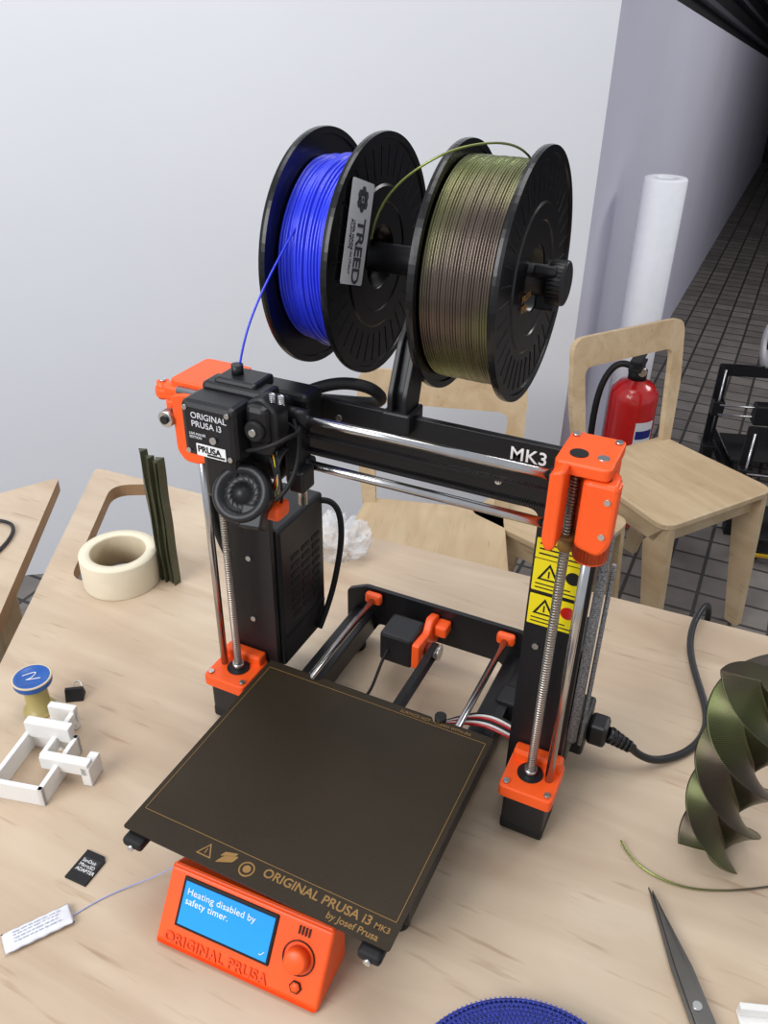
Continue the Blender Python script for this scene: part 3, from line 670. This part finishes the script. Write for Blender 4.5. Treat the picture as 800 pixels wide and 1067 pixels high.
prism('blade_b',rpoly([(-.03,-.009),(.02,-.008),(.074,-.001),(.02,.003),(-.03,.004)],.001,2),.0018,.0036,'z',M_sc,sx,.0003,T)
cyl('pivot',(-.005,-.001,0),(-.005,-.001,.0048),.0028,M_bolt,sx,T)
for sg in (-1,1):
    pts=[(-.028,sg*.003,.003),(-.050,sg*.008,.004),(-.065,sg*.024,.005),(-.095,sg*.030,.005),(-.110,sg*.018,.005),(-.095,sg*.006,.005),(-.060,sg*.006,.005)]
    tube('handle_%d'%sg,pts,.0040,M_matte,sx,T)
wp=empty('printed_clip',(.395,-.10,0)); T=Matrix.Translation((.402,-.116,0))@Matrix.Rotation(.35,4,'Z')
box('clip_base',(-.018,-.012,0),(.022,.012,.004),M_white,wp,.001,T)
box('clip_wall',(-.018,.006,.004),(.022,.012,.014),M_white,wp,.001,T)
cyl('clip_peg',(.008,-.003,.004),(.008,-.003,.012),.005,M_white,wp,T)
ms=empty('blue_mesh_spool',(.25,-.28,0)); T=Matrix.Translation((.255,-.280,0))
lathe('coil',[(.05,0),(.095,0),(.1,.004),(.1,.012),(.096,.018),(.05,.018)],[stripes(M_navy,'X',300,.4,.0008)],ms,T,96,close=True)
for i in range(14):
    r=.052+i*.0034
    tube('strand_%d'%i,[(r*math.cos(a*math.pi/16),r*math.sin(a*math.pi/16),.0185) for a in range(32)],.0012,M_navy,ms,T,2,True)
bm=bmesh.new()
for i in range(150):
    for sgn in (1,-1):
        a=2*math.pi*i/150; A=Matrix.Rotation(a,4,'Z')@Matrix.Translation((.075,0,.0192))@Matrix.Rotation(sgn*.5,4,'Z')
        c=bmesh.ops.create_cube(bm,size=1)
        for v in c['verts']: v.co=A@Vector((v.co.x*.05,v.co.y*.0005,v.co.z*.0006))
fin('mesh_braid',bm2(bm,'braid'),mat('braid_blue',srgb(60,80,190),.5),ms,T)
tube('side_cable',[(-.86,.16,.003),(-.80,.14,.003),(-.74,.16,.004),(-.70,.17,.004),(-.67,.13,.003),(-.66,.08,.003),(-.655,.02,.003)],.0028,M_cable,None)
# ---------------------------------------------------------------- background printers on the floor
def bgprinter(x,y,rot,acc,acc2):
    p=empty('open_frame_3d_printer',(x,y,FZ)); T=Matrix.Translation((x,y,FZ))@Matrix.Rotation(rot,4,'Z')
    prism('frame',rpoly([(-.19,.0),(-.19,.4),(.19,.4),(.19,0),(.15,0),(.15,.355),(-.15,.355),(-.15,0)],.006,2),0,.012,'y',M_blk,p,0,T)
    box('bed',(-.12,-.2,.085),(.12,.04,.092),M_matte,p,.002,T)
    box('base_l',(-.13,-.2,0.01),(-.10,.2,.05),M_blk,p,.002,T); box('base_r',(.10,-.2,.01),(.13,.2,.05),M_blk,p,.002,T)
    for sx_ in (-1,1):
        box('mount',(sx_*.17-.025,-.05,.05),(sx_*.17+.025,.0,.068),acc,p,.003,T); box('motor',(sx_*.17-.02,-.045,.0),(sx_*.17+.02,-.003,.05),M_plas,p,.003,T)
        cyl('rod',(sx_*.17,-.025,.06),(sx_*.17,-.025,.39),.004,M_steel,p,T)
        box('x_end',(sx_*.17-.022,-.045,.2),(sx_*.17+.022,-.005,.26),acc,p,.003,T)
    for z in (.21,.25): cyl('xrod',(-.17,-.05,z),(.17,-.05,z),.004,M_steel,p,T)
    box('extruder',(-.04,-.09,.19),(.03,-.03,.27),M_plas,p,.005,T)
    box('strip',(-.12,-.215,.03),(.12,-.205,.042),acc2,p,.002,T)
    lathe('spool_flange',[(.02,0),(.09,0),(.09,.004),(.02,.004)],M_white,p,T@atX(-.02,.05,.47),48,close=True)
    lathe('spool_flange_b',[(.02,0),(.09,0),(.09,.004),(.02,.004)],M_matte,p,T@atX(.05,.05,.47),48,close=True)
    lathe('spool_wind',[(.02,0),(.075,0),(.075,.06),(.02,.06)],M_matte,p,T@atX(-.014,.05,.47),48,close=True)
    box('spool_arm',(-.01,.0,.39),(.01,.06,.48),M_plas,p,.002,T)
M_yel2=mat('amber_accent',srgb(210,165,30),.5)
bgprinter(.32,2.85,.3,M_plas,M_plas)
bgprinter(.48,2.28,.2,M_plas,M_yel2)
# ---------------------------------------------------------------- lights
def area(name,loc,target,size,power,col=(1,1,1)):
    l=bpy.data.lights.new(name,'AREA'); l.energy=power; l.size=size; l.color=col
    o=bpy.data.objects.new(name,l); COL.objects.link(o); o.location=loc
    o.rotation_euler=(Vector(target)-Vector(loc)).to_track_quat('-Z','Y').to_euler()
area('window_light',(-1.2,-2.4,2.0),(-.3,.9,.1),1.8,80,(.99,.99,1))
area('wall_fill_light',(-.2,.4,2.5),(-.5,1.0,0),1.4,27,(1,.98,.96))  # unseen fill lamp added to brighten the left wall
area('corridor_fill_light',(1.6,3.6,1.8),(.2,3.2,-.9),1.2,50,(1,.97,.95))  # added fill, lifts the corridor floor and the printers standing there
w=bpy.data.worlds.new('world'); S.world=w; w.use_nodes=True
w.node_tree.nodes['Background'].inputs[0].default_value=(.90,.94,1,1); w.node_tree.nodes['Background'].inputs[1].default_value=.60
# ---------------------------------------------------------------- camera
def Rm(yaw,pitch,roll):
    return Matrix.Rotation(yaw,3,'Z')@Matrix.Rotation(math.pi/2-pitch,3,'X')@Matrix.Rotation(roll,3,'Z')
cam=bpy.data.cameras.new('camera'); co=bpy.data.objects.new('camera',cam); COL.objects.link(co)
co.matrix_world=Matrix.Translation((.2723,-.57326,.70138))@Rm(.43783,.55065,.0179).to_4x4()
cam.sensor_fit='VERTICAL'; cam.sensor_height=36; cam.lens=.87209*1000/1067*36; cam.clip_start=.01; cam.clip_end=50
S.camera=co
